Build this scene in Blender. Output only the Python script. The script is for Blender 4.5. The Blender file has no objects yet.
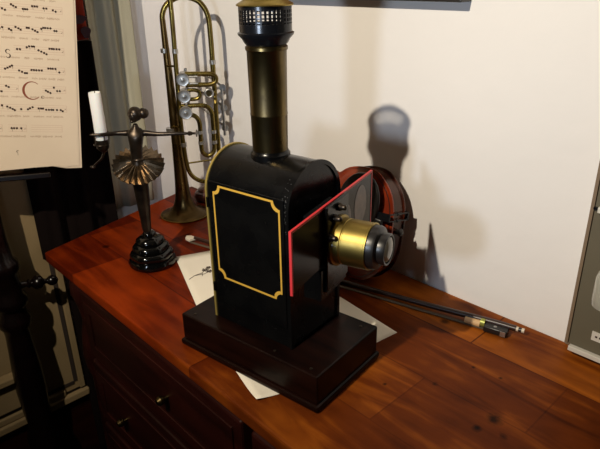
import bpy, bmesh, math, random
from mathutils import Vector as V, Matrix, Quaternion
random.seed(7)
PI = math.pi
scene = bpy.context.scene
COL = scene.collection

# ------------------------------------------------------------------ materials
def mat(name, col, rough=.5, metal=0., spec=.5, **kw):
    m = bpy.data.materials.new(name); m.use_nodes = True
    b = m.node_tree.nodes['Principled BSDF']
    b.inputs['Base Color'].default_value = (*col, 1)
    b.inputs['Roughness'].default_value = rough
    b.inputs['Metallic'].default_value = metal
    b.inputs['Specular IOR Level'].default_value = spec
    for k, v in kw.items():
        b.inputs[k.replace('_', ' ')].default_value = v
    return m

def noisy(name, c1, c2, scale=(5, 5, 5), rough=.5, metal=0., spec=.5, detail=5, lo=.35, hi=.65, bump=0., bscale=60, coat=0., rough2=None):
    m = mat(name, c1, rough, metal, spec)
    nt = m.node_tree; b = nt.nodes['Principled BSDF']
    tc = nt.nodes.new('ShaderNodeTexCoord'); mp = nt.nodes.new('ShaderNodeMapping')
    mp.inputs['Scale'].default_value = scale
    nt.links.new(tc.outputs['Object'], mp.inputs['Vector'])
    n = nt.nodes.new('ShaderNodeTexNoise'); n.inputs['Scale'].default_value = 1; n.inputs['Detail'].default_value = detail
    nt.links.new(mp.outputs[0], n.inputs['Vector'])
    r = nt.nodes.new('ShaderNodeValToRGB')
    r.color_ramp.elements[0].position = lo; r.color_ramp.elements[0].color = (*c1, 1)
    r.color_ramp.elements[1].position = hi; r.color_ramp.elements[1].color = (*c2, 1)
    nt.links.new(n.outputs['Fac'], r.inputs[0]); nt.links.new(r.outputs[0], b.inputs['Base Color'])
    if rough2 is not None:
        mr = nt.nodes.new('ShaderNodeMapRange'); mr.inputs[1].default_value = lo; mr.inputs[2].default_value = hi
        mr.inputs[3].default_value = rough; mr.inputs[4].default_value = rough2
        nt.links.new(n.outputs['Fac'], mr.inputs[0]); nt.links.new(mr.outputs[0], b.inputs['Roughness'])
    if bump:
        n2 = nt.nodes.new('ShaderNodeTexNoise'); n2.inputs['Scale'].default_value = bscale; n2.inputs['Detail'].default_value = 4
        nt.links.new(tc.outputs['Object'], n2.inputs['Vector'])
        bp = nt.nodes.new('ShaderNodeBump'); bp.inputs['Strength'].default_value = bump; bp.inputs['Distance'].default_value = .004
        nt.links.new(n2.outputs['Fac'], bp.inputs['Height']); nt.links.new(bp.outputs[0], b.inputs['Normal'])
    if coat:
        b.inputs['Coat Weight'].default_value = coat; b.inputs['Coat Roughness'].default_value = .15
    return m

ZTOP = -.86     # object space origin of the chest is on the floor
def wood_top():
    m = mat('table_wood', (.3, .09, .02), .42, 0, .07)
    nt = m.node_tree; N = nt.nodes; Lk = nt.links; b = N['Principled BSDF']
    tc = N.new('ShaderNodeTexCoord'); mp = N.new('ShaderNodeMapping')
    mp.inputs['Location'].default_value = (.31, .138, 0)
    Lk.new(tc.outputs['Object'], mp.inputs['Vector'])
    # boards
    br = N.new('ShaderNodeTexBrick'); br.inputs['Scale'].default_value = 1
    br.inputs['Brick Width'].default_value = .46; br.inputs['Row Height'].default_value = .135
    br.inputs['Mortar Size'].default_value = .0014; br.offset = .37
    br.inputs['Color1'].default_value = (.16, .16, .16, 1); br.inputs['Color2'].default_value = (.9, .9, .9, 1)
    br.inputs['Mortar'].default_value = (.1, .1, .1, 1)
    Lk.new(mp.outputs[0], br.inputs['Vector'])
    mp2 = N.new('ShaderNodeMapping'); mp2.inputs['Scale'].default_value = (4, 26, 20)
    Lk.new(tc.outputs['Object'], mp2.inputs['Vector'])
    gr = N.new('ShaderNodeTexNoise'); gr.inputs['Scale'].default_value = 1; gr.inputs['Detail'].default_value = 7; gr.inputs['Distortion'].default_value = 1.3
    Lk.new(mp2.outputs[0], gr.inputs['Vector'])
    big = N.new('ShaderNodeTexNoise'); big.inputs['Scale'].default_value = 7; big.inputs['Detail'].default_value = 4
    Lk.new(tc.outputs['Object'], big.inputs['Vector'])
    a1 = N.new('ShaderNodeMath'); a1.operation = 'MULTIPLY_ADD'; a1.inputs[1].default_value = .42
    Lk.new(br.outputs['Color'], a1.inputs[0])
    a2 = N.new('ShaderNodeMath'); a2.operation = 'MULTIPLY_ADD'; a2.inputs[1].default_value = .55
    Lk.new(gr.outputs['Fac'], a2.inputs[0]); 
    a3 = N.new('ShaderNodeMath'); a3.operation = 'MULTIPLY'; a3.inputs[1].default_value = .5
    Lk.new(big.outputs['Fac'], a3.inputs[0]); Lk.new(a3.outputs[0], a2.inputs[2]); Lk.new(a2.outputs[0], a1.inputs[2])
    r = N.new('ShaderNodeValToRGB'); e = r.color_ramp.elements
    e[0].position = .42; e[0].color = (.036, .0062, .0016, 1)
    e[1].position = .92; e[1].color = (.36, .098, .009, 1)
    x = e.new(.65); x.color = (.12, .0245, .0032, 1)
    Lk.new(a1.outputs[0], r.inputs[0])
    # knots: small dark spots
    vo = N.new('ShaderNodeTexVoronoi'); vo.inputs['Scale'].default_value = 6.3; 
    Lk.new(tc.outputs['Object'], vo.inputs['Vector'])
    k = N.new('ShaderNodeMapRange'); k.inputs[1].default_value = .03; k.inputs[2].default_value = .075; k.inputs[3].default_value = .25; k.inputs[4].default_value = 1
    Lk.new(vo.outputs['Distance'], k.inputs[0])
    mx = N.new('ShaderNodeMix'); mx.data_type = 'RGBA'; mx.blend_type = 'MULTIPLY'; mx.inputs[0].default_value = 1
    Lk.new(r.outputs[0], mx.inputs[6]); Lk.new(k.outputs[0], mx.inputs[7])
    # one larger cluster of knots in the boards near the front right
    nz = N.new('ShaderNodeTexNoise'); nz.inputs['Scale'].default_value = 45; nz.inputs['Detail'].default_value = 3
    Lk.new(tc.outputs['Object'], nz.inputs['Vector'])
    prev = mx.outputs[2]
    for kx, ky, kr in ((-.295, .648, .017), (-.268, .628, .009), (-.302, .618, .008), (-.400, .655, .006), (-.380, .735, .004), (-.335, .742, .004), (-.455, .60, .004)):
        ds = N.new('ShaderNodeVectorMath'); ds.operation = 'DISTANCE'; ds.inputs[1].default_value = (kx + .4, ky - .66, -ZTOP)
        Lk.new(tc.outputs['Object'], ds.inputs[0])
        ad = N.new('ShaderNodeMath'); ad.operation = 'MULTIPLY_ADD'; ad.inputs[1].default_value = kr * 2.4
        Lk.new(nz.outputs['Fac'], ad.inputs[0]); Lk.new(ds.outputs['Value'], ad.inputs[2])
        kk = N.new('ShaderNodeMapRange'); kk.inputs[1].default_value = kr * 1.3; kk.inputs[2].default_value = kr * 2.2; kk.inputs[3].default_value = .12; kk.inputs[4].default_value = 1
        Lk.new(ad.outputs[0], kk.inputs[0])
        m3 = N.new('ShaderNodeMix'); m3.data_type = 'RGBA'; m3.blend_type = 'MULTIPLY'; m3.inputs[0].default_value = 1
        Lk.new(prev, m3.inputs[6]); Lk.new(kk.outputs[0], m3.inputs[7]); prev = m3.outputs[2]
    # colour multiplied darker and redder towards the left end of the top
    sx = N.new('ShaderNodeSeparateXYZ'); Lk.new(tc.outputs['Object'], sx.inputs[0])
    mr = N.new('ShaderNodeMapRange'); mr.inputs[1].default_value = -.10; mr.inputs[2].default_value = -.50; mr.interpolation_type = 'SMOOTHSTEP'
    Lk.new(sx.outputs['X'], mr.inputs[0])
    mx2 = N.new('ShaderNodeMix'); mx2.data_type = 'RGBA'; mx2.blend_type = 'MULTIPLY'
    mx2.inputs[7].default_value = (.66, .29, .28, 1)
    Lk.new(mr.outputs[0], mx2.inputs[0]); Lk.new(prev, mx2.inputs[6])
    Lk.new(mx2.outputs[2], b.inputs['Base Color'])
    bp = N.new('ShaderNodeBump'); bp.inputs['Strength'].default_value = .25; bp.inputs['Distance'].default_value = .002
    Lk.new(gr.outputs['Fac'], bp.inputs['Height']); Lk.new(bp.outputs[0], b.inputs['Normal'])
    return m

M = {}
M['wall'] = noisy('plaster', (.87, .85, .84), (.83, .81, .80), (2, 2, 2), .85, bump=.25, bscale=28, spec=.2)
M['wall2'] = noisy('plaster_side', (.85, .83, .85), (.81, .79, .81), (2, 2, 2), .85, bump=.2, bscale=28, spec=.2)
M['floor'] = noisy('floor_wood', (.008, .004, .003), (.014, .006, .004), (3, 14, 3), .6)
M['ceiling'] = mat('ceiling_paint', (.5, .46, .4), .9)
M['top'] = wood_top()
M['mahog'] = noisy('mahogany', (.012, .0022, .0016), (.026, .0045, .003), (6, 6, 30), .4, spec=.3)
M['cream'] = noisy('cream_paint', (.33, .24, .13), (.27, .195, .10), (6, 6, 6), .6, bump=.1, spec=.3)
M['groove'] = mat('dark_gap', (.03, .02, .015), .8)
M['lacquer'] = noisy('black_lacquer', (.0018, .0018, .002), (.003, .003, .003), (20, 20, 20), .22, spec=.3, bump=.04, bscale=90, rough2=.32)
# flaked paint specks on lacquer
def specks(m, scale, th, col):
    nt = m.node_tree; b = nt.nodes['Principled BSDF']
    tc = nt.nodes.new('ShaderNodeTexCoord')
    n = nt.nodes.new('ShaderNodeTexNoise'); n.inputs['Scale'].default_value = scale; n.inputs['Detail'].default_value = 3
    n2 = nt.nodes.new('ShaderNodeTexNoise'); n2.inputs['Scale'].default_value = scale * .06
    nt.links.new(tc.outputs['Object'], n.inputs['Vector']); nt.links.new(tc.outputs['Object'], n2.inputs['Vector'])
    a = nt.nodes.new('ShaderNodeMath'); a.operation = 'ADD'
    nt.links.new(n.outputs['Fac'], a.inputs[0]); nt.links.new(n2.outputs['Fac'], a.inputs[1])
    g = nt.nodes.new('ShaderNodeMath'); g.operation = 'GREATER_THAN'; g.inputs[1].default_value = th
    nt.links.new(a.outputs[0], g.inputs[0])
    src = b.inputs['Base Color'].links[0].from_socket
    mx = nt.nodes.new('ShaderNodeMix'); mx.data_type = 'RGBA'
    nt.links.new(g.outputs[0], mx.inputs[0]); nt.links.new(src, mx.inputs[6]); mx.inputs[7].default_value = (*col, 1)
    nt.links.new(mx.outputs[2], b.inputs['Base Color'])

M['gilt'] = mat('gilt_paint', (.82, .48, .07), .42, .35)
M['brass_rim'] = mat('worn_gilt_rim', (.42, .31, .08), .45, .6)
M['dkwood'] = noisy('lantern_base_wood', (.003, .001, .0008), (.010, .003, .0018), (8, 50, 50), .35, spec=.13)
M['brass'] = noisy('aged_brass', (.40, .30, .085), (.24, .17, .045), (18, 18, 18), .34, 1., rough2=.46, bump=.05)
M['brass_dk'] = noisy('smoked_brass', (.18, .13, .052), (.06, .044, .022), (30, 30, 12), .26, 1., rough2=.4, bump=.06)
M['trumpet'] = noisy('trumpet_brass', (.27, .205, .055), (.13, .09, .025), (22, 22, 12), .22, 1., rough2=.38)
M['bellbrass'] = noisy('bell_brass', (.21, .135, .05), (.11, .07, .026), (14, 14, 8), .24, 1., rough2=.4)
M['nickel'] = noisy('nickel', (.50, .49, .47), (.34, .33, .31), (60, 60, 60), .34, .9)
M['blackmetal'] = mat('blackened_metal', (.008, .009, .012), .25, .4)
M['darkbronze'] = noisy('dark_bronze', (.055, .040, .028), (.02, .015, .012), (30, 30, 30), .34, .8)
M['pleat'] = noisy('bronze_pleats', (.27, .20, .13), (.09, .065, .04), (30, 30, 30), .25, .95)
M['glazed'] = mat('black_glaze', (.002, .002, .002), .12, 0, .45)
M['wax'] = mat('candle_wax', (.82, .80, .78), .5, Subsurface_Weight=.15)
M['wick'] = mat('wick', (.05, .04, .03), .9)
M['red'] = mat('red_tape', (.55, .03, .035), .5)
M['glass'] = mat('slide_glass', (.012, .007, .006), .2, 0, .12)
M['picture'] = noisy('slide_picture', (.13, .075, .055), (.05, .03, .025), (45, 45, 45), .35)
M['lens'] = mat('lens_glass', (.22, .21, .17), .08, 0, .8)
M['paper'] = noisy('paper', (.83, .77, .66), (.80, .74, .62), (7, 7, 7), .8, spec=.2)
M['parch'] = noisy('page_paper', (.66, .545, .42), (.62, .51, .39), (9, 9, 9), .85, spec=.15)
M['ink'] = mat('black_ink', (.035, .02, .018), .9, spec=.1)
M['faint'] = mat('faint_brown_ink', (.40, .28, .20), .9, spec=.1)
M['staff'] = mat('staff_red_ink', (.50, .33, .25), .9, spec=.1)
M['initial'] = mat('initial_red_ink', (.22, .065, .04), .9, spec=.1)
M['violin'] = noisy('violin_varnish', (.24, .028, .006), (.16, .018, .005), (8, 30, 30), .25, coat=.3)
M['shaded_varnish'] = noisy('shaded_varnish', (.06, .012, .005), (.035, .007, .003), (8, 30, 30), .25)  # varnish copy darkened to paint in the shade on ribs and back
M['ebony'] = mat('ebony', (.008, .007, .007), .35)
M['ivory'] = mat('ivory', (.66, .58, .46), .4)
M['leather'] = mat('tan_leather', (.62, .40, .20), .6)
M['winding'] = mat('green_gilt_winding', (.30, .32, .07), .4, .4)
M['hair'] = mat('bow_hair', (.10, .07, .045), .7)
M['bowstick'] = mat('bow_stick', (.03, .012, .008), .35)
M['standwood'] = noisy('stand_wood', (.0025, .0012, .0012), (.005, .002, .002), (10, 10, 30), .25, spec=.5)
M['curtain'] = noisy('curtain_cloth', (.42, .40, .31), (.34, .32, .25), (5, 5, 2), .9, spec=.1, bump=.1, bscale=200)
M['dkcloth'] = noisy('dark_cloth', (.006, .003, .0025), (.004, .002, .002), (8, 8, 8), .9, spec=.1)
M['redcloth'] = noisy('red_cloth', (.30, .035, .014), (.14, .012, .010), (14, 14, 14), .85, spec=.1)
M['darkfig'] = mat('dark_pattern', (.03, .008, .02), .85)
M['grey'] = noisy('grey_paint', (.12, .105, .07), (.14, .12, .085), (4, 4, 4), .6, spec=.3)
M['white'] = mat('white_paint', (.62, .59, .53), .5)
M['jar'] = mat('jar_glass', (.72, .70, .60), .15, 0, .5, Transmission_Weight=.55)
M['backwood'] = mat('brown_back_board', (.20, .14, .09), .6)
M['frame'] = mat('picture_frame_black', (.02, .018, .016), .4)
M['brownred'] = noisy('red_brown_turned_wood', (.10, .025, .012), (.06, .014, .008), (20, 20, 20), .3)
M['brownstuff'] = mat('brown_contents', (.13, .05, .02), .7)

# ------------------------------------------------------------------ helpers
def link(o, parent=None):
    COL.objects.link(o)
    if parent: o.parent = parent
    return o
def obj(name, bm, m, parent=None, smooth=True, bevel=0, angle=40):
    me = bpy.data.meshes.new(name)
    bmesh.ops.recalc_face_normals(bm, faces=bm.faces)
    bm.to_mesh(me); bm.free()
    o = bpy.data.objects.new(name, me); link(o, parent)
    if m: me.materials.append(m)
    if smooth:
        for p in me.polygons: p.use_smooth = True
        try: me.set_sharp_from_angle(angle=math.radians(angle))
        except Exception: pass
    if bevel:
        b = o.modifiers.new('bevel', 'BEVEL'); b.width = bevel; b.segments = 2; b.limit_method = 'ANGLE'
    return o
def tag(o, label, cat, group=None):
    o['label'] = label; o['category'] = cat
    if group: o['group'] = group
    return o
def thing(name, label, cat, loc=(0, 0, 0), rz=0, group=None):
    o = bpy.data.objects.new(name, None); link(o); o.location = loc; o.rotation_euler = (0, 0, rz)
    o.empty_display_size = .02
    return tag(o, label, cat, group)
def struct(o): o['kind'] = 'structure'; return o
def box(bm, x0, x1, y0, y1, z0, z1, mtx=None):
    r = bmesh.ops.create_cube(bm, size=1)
    for v in r['verts']:
        v.co = V(((x0 + x1) / 2 + v.co.x * (x1 - x0), (y0 + y1) / 2 + v.co.y * (y1 - y0), (z0 + z1) / 2 + v.co.z * (z1 - z0)))
        if mtx: v.co = mtx @ v.co
    return bm
def B(*a, **k): return box(bmesh.new(), *a, **k)
def lathe(bm, prof, seg=48, mtx=None, wob=None, ends=True):
    rings = []
    for r, z in prof:
        ring = []
        for i in range(seg):
            a = 2 * PI * i / seg; rr = max(r, 1e-5)
            if wob: rr *= wob(a, z)
            p = V((rr * math.cos(a), rr * math.sin(a), z)); ring.append(bm.verts.new(mtx @ p if mtx else p))
        rings.append(ring)
    for a, b in zip(rings, rings[1:]):
        for i in range(seg):
            bm.faces.new((a[i], a[(i + 1) % seg], b[(i + 1) % seg], b[i]))
    if ends and prof[0][0] > 1e-4: bm.faces.new(rings[0][::-1])
    if ends and prof[-1][0] > 1e-4: bm.faces.new(rings[-1])
    bmesh.ops.remove_doubles(bm, verts=bm.verts, dist=1e-6)
    return bm
def axis_m(p, d):
    return Matrix.Translation(p) @ V((0, 0, 1)).rotation_difference(V(d)).to_matrix().to_4x4()
def cyl(bm, p, q, r, r2=None, seg=24):
    p = V(p); q = V(q); d = q - p
    return lathe(bm, [(r, 0), (r if r2 is None else r2, d.length)], seg, axis_m(p, d))
def smoothpath(pts, n=8):
    P = [V(p) for p in pts]; out = []
    for i in range(len(P) - 1):
        p0 = P[i - 1] if i else P[0] * 2 - P[1]; p1, p2 = P[i], P[i + 1]
        p3 = P[i + 2] if i + 2 < len(P) else P[-1] * 2 - P[-2]
        for k in range(n):
            t = k / n
            out.append(.5 * ((2 * p1) + (p2 - p0) * t + (2 * p0 - 5 * p1 + 4 * p2 - p3) * t * t + (3 * p1 - p0 - 3 * p2 + p3) * t ** 3))
    out.append(P[-1]); return out
def tube(bm, pts, r, seg=14, closed=False):
    P = [V(p) for p in pts]; n = len(P)
    R = r if isinstance(r, (list, tuple)) else [r] * n
    if len(R) != n:
        R2 = []
        for i in range(n):
            t = i / (n - 1) * (len(R) - 1); k = min(int(t), len(R) - 2); R2.append(R[k] + (R[k + 1] - R[k]) * (t - k))
        R = R2
    T = []
    for i in range(n):
        a = P[i - 1] if (i or closed) else P[i]; b = P[(i + 1) % n] if (i < n - 1 or closed) else P[i]
        T.append((b - a).normalized())
    up = V((0, 0, 1)) if abs(T[0].z) < .9 else V((1, 0, 0))
    nx = T[0].cross(up).normalized(); rings = []
    for i in range(n):
        if i: nx = (T[i - 1].rotation_difference(T[i]) @ nx)
        nx = (nx - T[i] * nx.dot(T[i])).normalized(); ny = T[i].cross(nx)
        rings.append([bm.verts.new(P[i] + (nx * math.cos(2 * PI * k / seg) + ny * math.sin(2 * PI * k / seg)) * R[i]) for k in range(seg)])
    m = n if closed else n - 1
    for i in range(m):
        a = rings[i]; b = rings[(i + 1) % n]
        for k in range(seg): bm.faces.new((a[k], a[(k + 1) % seg], b[(k + 1) % seg], b[k]))
    if not closed: bm.faces.new(rings[0][::-1]); bm.faces.new(rings[-1])
    return bm
def prism(bm, pts, d, holes=None):
    """pts: closed 3D polygon, extruded by vector d"""
    d = V(d); a = [bm.verts.new(V(p)) for p in pts]; b = [bm.verts.new(V(p) + d) for p in pts]; n = len(pts)
    bm.faces.new(a[::-1]); bm.faces.new(b)
    for i in range(n): bm.faces.new((a[i], a[(i + 1) % n], b[(i + 1) % n], b[i]))
    return bm
def strip3(bm, outer, inner, d):
    """ring shaped prism between two equal-length closed loops"""
    d = V(d); n = len(outer)
    L = [[bm.verts.new(V(p) + o) for p in loop] for loop in (outer, inner) for o in (V((0, 0, 0)), d)]
    oa, ob, ia, ib = L
    for i in range(n):
        j = (i + 1) % n
        bm.faces.new((oa[i], oa[j], ia[j], ia[i])); bm.faces.new((ob[i], ib[i], ib[j], ob[j]))
        bm.faces.new((oa[i], ob[i], ob[j], oa[j])); bm.faces.new((ia[i], ia[j], ib[j], ib[i]))
    return bm

# ------------------------------------------------------------------ the room
WY = .916
ZF = -.86
struct(obj('floor', B(-1.9, 1.6, -2.6, 1.1, ZF - .05, ZF), M['floor'], smooth=False))
struct(obj('ceiling', B(-1.9, 1.6, -2.6, 1.1, 1.75, 1.8), M['ceiling'], smooth=False))
struct(obj('wall_back', B(-1.9, 1.6, WY, WY + .1, ZF, 1.75), M['wall'], smooth=False))
A0 = V((-1.475, .916, 0)); B0 = V((-1.475, .41, 0)); LD = (B0 - A0).normalized(); LN = V((-LD.y, LD.x, 0))   # LN points into the room
if LN.x < 0: LN = -LN
def lw(s, off=0, z=0): return A0 + LD * s + LN * off + V((0, 0, z))     # s metres along the left wall from the corner
bm = bmesh.new(); prism(bm, [lw(0, 0, ZF), lw(3.5, 0, ZF), lw(3.5, -.1, ZF), lw(0, -.1, ZF)], (0, 0, 1.75 - ZF))
struct(obj('wall_left', bm, M['wall2'], smooth=False))

def lwbox(bm, s0, s1, o0, o1, z0, z1):
    return prism(bm, [lw(s0, o0, z0), lw(s1, o0, z0), lw(s1, o1, z0), lw(s0, o1, z0)], (0, 0, z1 - z0))
# cream panelled shutter door on the left wall
root = bpy.data.objects.new('door_1', None); link(root); root['kind'] = 'structure'
obj('door_leaf', lwbox(bmesh.new(), .44, 1.25, .002, .022, -.50, 1.3), M['cream'], root, smooth=False)
bm = bmesh.new()
lwbox(bm, .441, .459, .0222, .034, -.50, 1.28); lwbox(bm, .50, 1.2, .0222, .034, -.505, -.484)
obj('door_moulding', bm, M['cream'], root, bevel=.004)
bm = bmesh.new(); lwbox(bm, .460, .470, .0222, .0245, -.475, 1.28); lwbox(bm, .470, 1.2, .0222, .0245, -.482, -.472)
obj('door_groove', bm, M['groove'], root, smooth=False)
obj('door_rail', lwbox(bmesh.new(), .435, 1.25, .0222, .040, -.53, -.505), M['cream'], root, bevel=.005)
bm = bmesh.new(); lwbox(bm, .575, 1.2, .0225, .055, -.378, -.358); lwbox(bm, .575, 1.2, .0225, .036, -.47, -.3781)
obj('door_ledge', bm, M['cream'], root, bevel=.004)

struct(obj('baseboard_left', lwbox(bmesh.new(), 0, 3.4, .001, .02, ZF, -.535), M['mahog'], smooth=False))
# curtain of greenish grey cloth at the left wall
def drape(s0, s1, o, z0, z1, amp, nf, ph=0, ns=70, nz=14, lean=0, skew=0, low=0):
    bm = bmesh.new(); g = []
    for k in range(nz + 1):
        row = []; t = k / nz
        for i in range(ns + 1):
            u = i / ns
            f = amp * (.65 + .35 * t) * (math.sin(2 * PI * nf * u + ph + .5 * math.sin(4 * t)) + .35 * math.sin(2 * PI * nf * 2.3 * u + 1.1 + t))
            s = s0 + (s1 - s0 - (low if z0 + (z1 - z0) * t < -.10 else 0)) * u + skew * t * (1 - u)
            row.append(bm.verts.new(lw(s, o + f + lean * t, z0 + (z1 - z0) * t)))
        g.append(row)
    for a, b in zip(g, g[1:]):
        for i in range(ns): bm.faces.new((a[i], a[i + 1], b[i + 1], b[i]))
    return bm
def solid(o, t):
    m = o.modifiers.new('thick', 'SOLIDIFY'); m.thickness = t; m.offset = 0; return o
c = obj('curtain', drape(.152, .270, .030, .004, 1.2, .011, 2.1, .6), M['curtain'], angle=180); solid(c, .002)
tag(c, 'greenish grey curtain hanging in folds beside the trumpet, touching the left wall', 'curtain')
c = obj('dark_drape', drape(.276, .482, .040, -.75, .455, .014, 2.3, 2.0, nz=32, low=.045), M['dkcloth'], angle=180); solid(c, .003)
tag(c, 'dark brown hanging cloth behind the candle, left of the curtain', 'cloth')
c = thing('red_cloth', 'red cloth with dark blotches hanging above the dark drape at the top left', 'cloth', lw(.30, .06, .455))
inv = Matrix.Translation(-c.location)
bm = drape(.276, .48, .036, .457, .95, .010, 1.4, .3); bmesh.ops.transform(bm, matrix=inv, verts=bm.verts)
solid(obj('cloth_body', bm, M['redcloth'], c, angle=180), .003)
bm = bmesh.new()
for (s, z, rx, rz) in ((.300, .505, .022, .010), (.285, .475, .012, .014), (.34, .53, .02, .012)):
    p = lw(s, .054, z) + inv.translation
    prism(bm, [p + LD * rx * math.cos(a) * (1 + .2 * math.sin(3 * a)) + V((0, 0, rz * math.sin(a))) for a in [2 * PI * i / 16 for i in range(16)]], LN * .002)
obj('dark_blotch', bm, M['darkfig'], c, smooth=False)

# ------------------------------------------------------------------ commode
com = thing('commode', 'low mahogany chest with a long plank top, everything stands on it', 'chest', (-.4, .66, ZF))
ic = Matrix.Translation(-com.location)
def cobj(name, bm, m, **k):
    bmesh.ops.transform(bm, matrix=ic, verts=bm.verts); return obj(name, bm, m, com, **k)
XR = .62
def inset(d):  # left end follows the wall
    return [(-1.325 + d, .402 + d), (XR - d, .405 + d), (XR - d, .912), (-1.468 + d, .912)]
bm = bmesh.new()
prism(bm, [(-1.325, .402, -.026), (XR, .402, -.026), (XR, .912, -.026), (-1.468, .912, -.026)], (0, 0, .026))
cobj('tabletop', bm, M['top'], smooth=False, bevel=.004)
bm = bmesh.new(); prism(bm, [(x, y, -.040) for x, y in inset(.010)], (0, 0, .0135))
cobj('top_moulding', bm, M['mahog'], smooth=False, bevel=.004)
bm = bmesh.new(); prism(bm, [(x, y, ZF + .06) for x, y in inset(.042)], (0, 0, -.0405 - ZF - .06))
cobj('carcass', bm, M['mahog'], smooth=False)
cobj('plinth', B(-1.28, XR - .02, .425, .9, ZF, ZF + .075), M['mahog'], smooth=False, bevel=.004)
# left drawers and the projecting centre
def drawer(x0, x1, z0, z1, yf, knobs=()):
    d = cobj('drawer', B(x0, x1, yf, yf + .03, z0, z1), M['mahog'], smooth=False, bevel=.005)
    bm = bmesh.new()
    e = .022
    strip3(bm, [(x0 + e, yf - .004, z0 + e), (x1 - e, yf - .004, z0 + e), (x1 - e, yf - .004, z1 - e), (x0 + e, yf - .004, z1 - e)],
           [(x0 + 2 * e, yf - .004, z0 + 2 * e), (x1 - 2 * e, yf - .004, z0 + 2 * e), (x1 - 2 * e, yf - .004, z1 - 2 * e), (x0 + 2 * e, yf - .004, z1 - 2 * e)], (0, .0045, 0))
    bmesh.ops.transform(bm, matrix=ic, verts=bm.verts); obj('moulding', bm, M['mahog'], d, smooth=False, bevel=.0015)
    for k in knobs:
        bm = lathe(bmesh.new(), [(.004, 0), (.004, .008), (.009, .012), (.010, .018), (.006, .024), (0, .025)], 20, axis_m(V((k, yf, (z0 + z1) / 2)), V((0, -1, 0))))
        bmesh.ops.transform(bm, matrix=ic, verts=bm.verts); obj('knob', bm, M['brass_dk'], d)
drawer(-1.20, -.60, -.235, -.058, .420, (-.835,))
drawer(-1.20, -.60, -.43, -.25, .420, (-1.05, -.75))
drawer(-1.20, -.60, -.63, -.445, .420, (-1.05, -.75))
cobj('centre_block', B(-.56, .10, .408, .446, ZF + .075, -.0408), M['mahog'], smooth=False, bevel=.006)
# corner post with scroll bulges
bm = bmesh.new()
lathe(bm, [(.018, ZF + .075), (.03, ZF + .1), (.03, ZF + .2), (.022, ZF + .25), (.022, -.33), (.030, -.30), (.034, -.26), (.028, -.20), (.020, -.16), (.026, -.12), (.036, -.085), (.034, -.06), (.026, -.0405)], 28, Matrix.Translation((-1.235, .45, 0)))
cobj('corner_post', bm, M['mahog'])

# ------------------------------------------------------------------ magic lantern
LA = math.atan2(.146, .989)
lan = thing('magic_lantern', 'black lacquered magic lantern with gilt border, tall chimney and brass lens on a wooden base', 'projector', (-.773, .435, .0026), LA)
BU0, BU1, BV0, BV1 = .057, .218, .033, .157
PV = Matrix.Translation((.25, .095, 0)) @ Matrix.Rotation(math.radians(10), 4, 'Z')      # the slide stage and lens are turned a little on the body
CV, ZS, RR = .095, .285, .062
base = obj('base', B(0, .292, 0, .168, .010, .060), M['dkwood'], lan, smooth=False, bevel=.003)
obj('plinth_moulding', B(-.004, .296, -.005, .172, -.0015, .0098), M['dkwood'], base, smooth=False, bevel=.004)
bm = bmesh.new()
for (u, v) in ((.022, .012), (.20, .014), (.272, .012), (.27, .15), (.014, .15)):
    obj('screw', lathe(bmesh.new(), [(.0026, .0600), (.0025, .0610), (.0012, .0616), (0, .0617)], 12, Matrix.Translation((u, v, 0))), M['darkbronze'], base)
def arch(u, r, zb=.061, cv=CV, zs=ZS, n=36):
    pts = [(u, cv - r, zb)] + [(u, cv - r * math.cos(PI * i / n), zs + r * math.sin(PI * i / n)) for i in range(n + 1)] + [(u, cv + r, zb)]
    return pts
bm = bmesh.new(); prism(bm, arch(BU0, RR), (BU1 - BU0, 0, 0))
body = obj('body', bm, M['lacquer'], lan, angle=50)
for u in (BU0 - .004, BU1 - .001):
    bm = bmesh.new(); strip3(bm, arch(u, RR + .0022), arch(u, RR - .004), (.004, 0, 0))
    obj('end_rim', bm, M['brass_rim'] if u < .1 else M['lacquer'], body, angle=50)
# round-topped door panel slightly proud, with the gilt border
def panel_loop(u0, u1, z0, z1, nt, y):
    k = nt; pts = []
    def notch(cx, cz, a0, a1):
        return [(cx + k * math.cos(a0 + (a1 - a0) * i / 5), y, cz + k * math.sin(a0 + (a1 - a0) * i / 5)) for i in range(6)]
    pts += notch(u0, z0, PI / 2, 0); pts += notch(u1, z0, PI, PI / 2); pts += notch(u1, z1, -PI / 2, -PI); pts += notch(u0, z1, 0, -PI / 2)
    return pts
door = obj('side_door', B(.060, .212, BV0 - .0022, BV0 + .001, .095, .306), M['lacquer'], lan, smooth=False, bevel=.001)
bm = bmesh.new()
strip3(bm, panel_loop(.071, .206, .142, .302, .012, BV0 - .0029), panel_loop(.0740, .2030, .1450, .2990, .0132, BV0 - .0029), (0, .001, 0))
g = obj('gilt_border', bm, M['gilt'], door, smooth=False)
bm = bmesh.new()
for z in (.12, .27): obj('hinge', cyl(bmesh.new(), (.0585, BV0 - .003, z - .008), (.0585, BV0 - .003, z + .008), .0024, seg=12), M['lacquer'], door)
random.seed(5)
bm = bmesh.new()
for k in range(60):
    z = .285 + random.gauss(0, .016); u = BU1 - .003 - abs(random.gauss(0, .008)); 
    if z > .285: 
        a = (z - .285) / RR
        if a > .9: continue
        p = V((u, CV - RR * math.cos(math.asin(a)) - .0003, z))
    else: p = V((u, BV0 - .0003, z))
    q_ = random.uniform(.0003, .0008)
    box(bm, p.x - q_, p.x + q_, p.y - .0001, p.y + .0006, p.z - q_, p.z + q_)
fk = obj('chipped_paint', bm, M['nickel'], body, smooth=False); fk['kind'] = 'stuff'
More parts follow.
